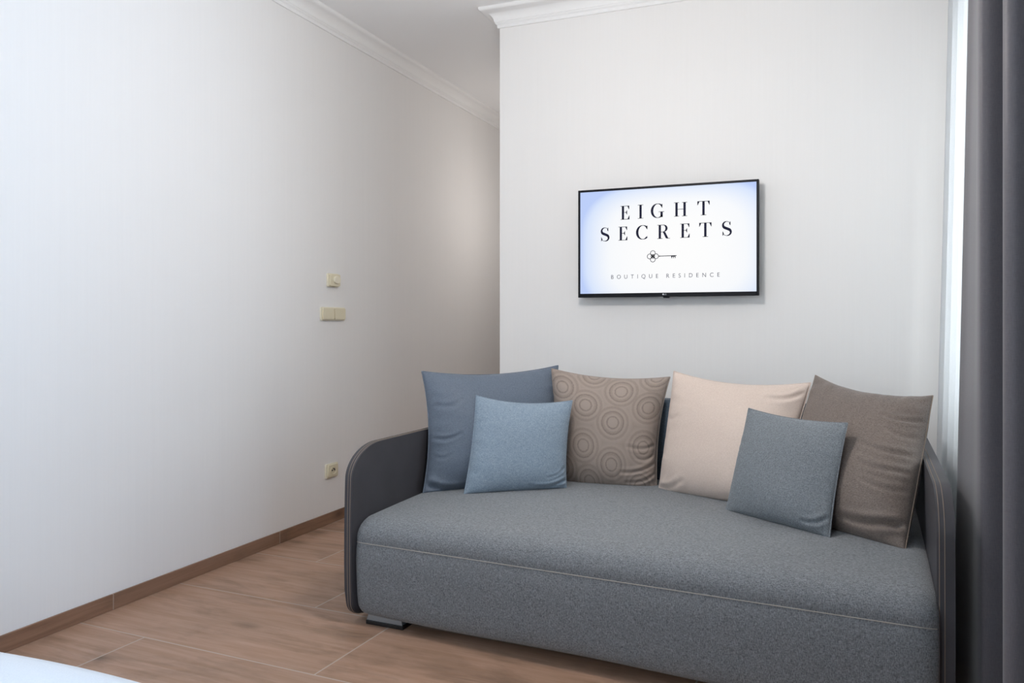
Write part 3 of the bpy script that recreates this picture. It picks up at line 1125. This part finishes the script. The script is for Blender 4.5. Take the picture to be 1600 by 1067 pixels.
def drape(name, top, bot, z0, z1, mat, n=120, nz=26, thick=0.004):
    a, b = smooth_path(top, n), smooth_path(bot, n)
    bm = bmesh.new()
    rows = []
    for k in range(nz + 1):
        t = k / nz
        e = t ** 1.15
        rows.append([(p[0] * (1 - e) + q[0] * e, p[1] * (1 - e) + q[1] * e, z1 + (z0 - z1) * t) for p, q in zip(a, b)])
    add_grid(bm, rows)
    o = obj(name, bm, mat, smooth=True)
    s = o.modifiers.new('thickness', 'SOLIDIFY')
    s.thickness = thick
    s.offset = 0
    return o


d_rest = [(0.389, 2.71), (0.405, 2.685), (0.46, 2.69), (0.53, 2.71), (0.575, 2.68), (0.56, 2.60), (0.49, 2.50), (0.42, 2.41), (0.394, 2.36), (0.41, 2.335),
          (0.455, 2.335), (0.52, 2.355), (0.57, 2.34), (0.56, 2.26), (0.48, 2.17), (0.415, 2.09), (0.395, 2.04), (0.42, 2.01), (0.52, 2.07), (0.56, 2.02),
          (0.54, 1.92), (0.41, 1.80), (0.44, 1.74), (0.52, 1.72)]
d_top = [(0.416, 3.02), (0.425, 2.95), (0.410, 2.82)] + d_rest
d_bot = [(0.357, 3.02), (0.368, 2.95), (0.382, 2.82)] + d_rest
for L_ in (d_top, d_bot):  # unseen near folds added to keep window light off the sofa's right
    yy = 1.66
    while yy > 1.15:
        L_ += [(0.50, yy), (0.41, yy - 0.06), (0.395, yy - 0.10), (0.44, yy - 0.15)]
        yy -= 0.2
o = drape('drape', d_top, d_bot, 0.01, ZC - 0.005, M['drape'], n=360)
tag(o, 'floor-length dark grey drape gathered in folds at the right edge', 'curtain')
s_top, s_bot = [], []
k = 0
y = 4.22
while y > 3.12:
    s_top.append((0.505 + (0.018 if k % 2 else -0.018), y))
    s_bot.append((0.44 + (0.022 if k % 2 else -0.022) + 0.03 * (4.2 - y) / 1.6, y))
    y -= 0.085
    k += 1
o = drape('sheer_curtain', s_top, s_bot, 0.015, ZC - 0.005, M['sheer'], n=110, thick=0.001)
tag(o, 'white sheer curtain hanging beside the television wall, behind the drape', 'curtain')

# ------------------------------------------------------------------ bed (its foot end shows at lower left)
bed = empty('bed', (-1.86, 0.05, 0))
tag(bed, 'bed with plain white linen at the lower left corner', 'bed')
bx0, bx1, by0, by1 = -0.90, 0.95, -1.06, 1.05
bm = bmesh.new(); add_box(bm, (bx0 + 0.03, by0 + 0.03, 0.06), (bx1 - 0.03, by1 - 0.03, 0.26), 0.015, 3)
obj('bed_base', bm, M['bed_base'], bed, True, angle=40)
for lx_, ly_ in ((bx0 + 0.1, by0 + 0.1), (bx1 - 0.1, by0 + 0.1), (bx0 + 0.1, by1 - 0.1), (bx1 - 0.1, by1 - 0.1)):
    bm = bmesh.new(); lathe(bm, [(0.022, 0), (0.026, 0.07)], 16, Matrix.Translation((lx_, ly_, 0)))
    obj('leg', bm, M['rubber'], bed, True, angle=40)
bm = bmesh.new(); add_box(bm, (bx0 + 0.02, by0 + 0.02, 0.255), (bx1 - 0.02, by1 - 0.02, 0.49), 0.05, 5)
obj('mattress', bm, M['mattress'], bed, True, angle=40)
bm = bmesh.new()
nu, nv = 56, 64
rows = []
for i in range(nu + 1):
    row = []
    for j in range(nv + 1):
        # superelliptic footprint with hanging rim
        u = -1 + 2 * i / nu
        v = -1 + 2 * j / nv
        m_ = max(abs(u), abs(v))
        px = (bx0 + bx1) / 2 + u * (bx1 - bx0 + 0.05) / 2
        py = (by0 + by1) / 2 + v * (by1 - by0 + 0.05) / 2
        # round the corners in plan
        R = 0.13
        hx, hy = (bx1 - bx0 + 0.05) / 2, (by1 - by0 + 0.05) / 2
        qx, qy = abs(px - (bx0 + bx1) / 2) - (hx - R), abs(py - (by0 + by1) / 2) - (hy - R)
        if qx > 0 and qy > 0:
            mm = max(qx, qy)
            l = math.hypot(qx, qy)
            f_ = mm / l
            px = (bx0 + bx1) / 2 + math.copysign(hx - R + qx * f_, u)
            py = (by0 + by1) / 2 + math.copysign(hy - R + qy * f_, v)
        edge = (1 - m_) * min(hx, hy)
        z = 0.555 - 0.045 * max(0, 1 - edge / 0.07) ** 2.2 + 0.006 * math.sin(px * 7 + 1) * math.sin(py * 5)
        row.append((px, py, z))
    rows.append(row)
vs = add_grid(bm, rows)
# hanging sides
loop = [vs[i][0] for i in range(nu + 1)] + [vs[nu][j] for j in range(1, nv + 1)] + [vs[i][nv] for i in range(nu - 1, -1, -1)] + [vs[0][j] for j in range(nv - 1, 0, -1)]
cxm, cym = (bx0 + bx1) / 2, (by0 + by1) / 2
prevl = loop
for dz, dr in ((-0.03, 0.006), (-0.09, 0.008), (-0.17, 0.004)):
    cur = []
    for k2, v in enumerate(loop):
        d = Vector((v.co.x - cxm, v.co.y - cym, 0)).normalized()
        wob = 0.004 * math.sin(k2 * 0.9) * (-dz / 0.17)
        cur.append(bm.verts.new(v.co + d * (dr + wob) + Vector((0, 0, dz))))
    for k2 in range(len(loop)):
        bm.faces.new((prevl[k2], prevl[(k2 + 1) % len(loop)], cur[(k2 + 1) % len(loop)], cur[k2]))
    prevl = cur
obj('duvet', bm, M['linen'], bed, True, angle=70)

# ------------------------------------------------------------------ pendant added out of view to light the room from above
lamp = empty('added_pendant_lamp', (-0.85, 2.5, ZC))
tag(lamp, 'unseen white dome pendant added under the ceiling to light the room', 'lamp')
bm = bmesh.new(); lathe(bm, [(0.0, 0), (0.06, 0), (0.055, -0.03), (0.0, -0.035)], 32); obj('ceiling_rose', bm, M['lamp_metal'], lamp, True, angle=40)
bm = bmesh.new(); lathe(bm, [(0.004, -0.03), (0.004, -0.47)], 10); obj('cord', bm, M['lamp_metal'], lamp, True)
bm = bmesh.new(); lathe(bm, [(0.0, -0.46), (0.05, -0.465), (0.11, -0.49), (0.14, -0.53), (0.15, -0.57), (0.147, -0.57), (0.136, -0.532), (0.106, -0.495), (0.05, -0.471), (0.0, -0.468)], 40); obj('lamp_shade', bm, M['opal'], lamp, True, angle=60)
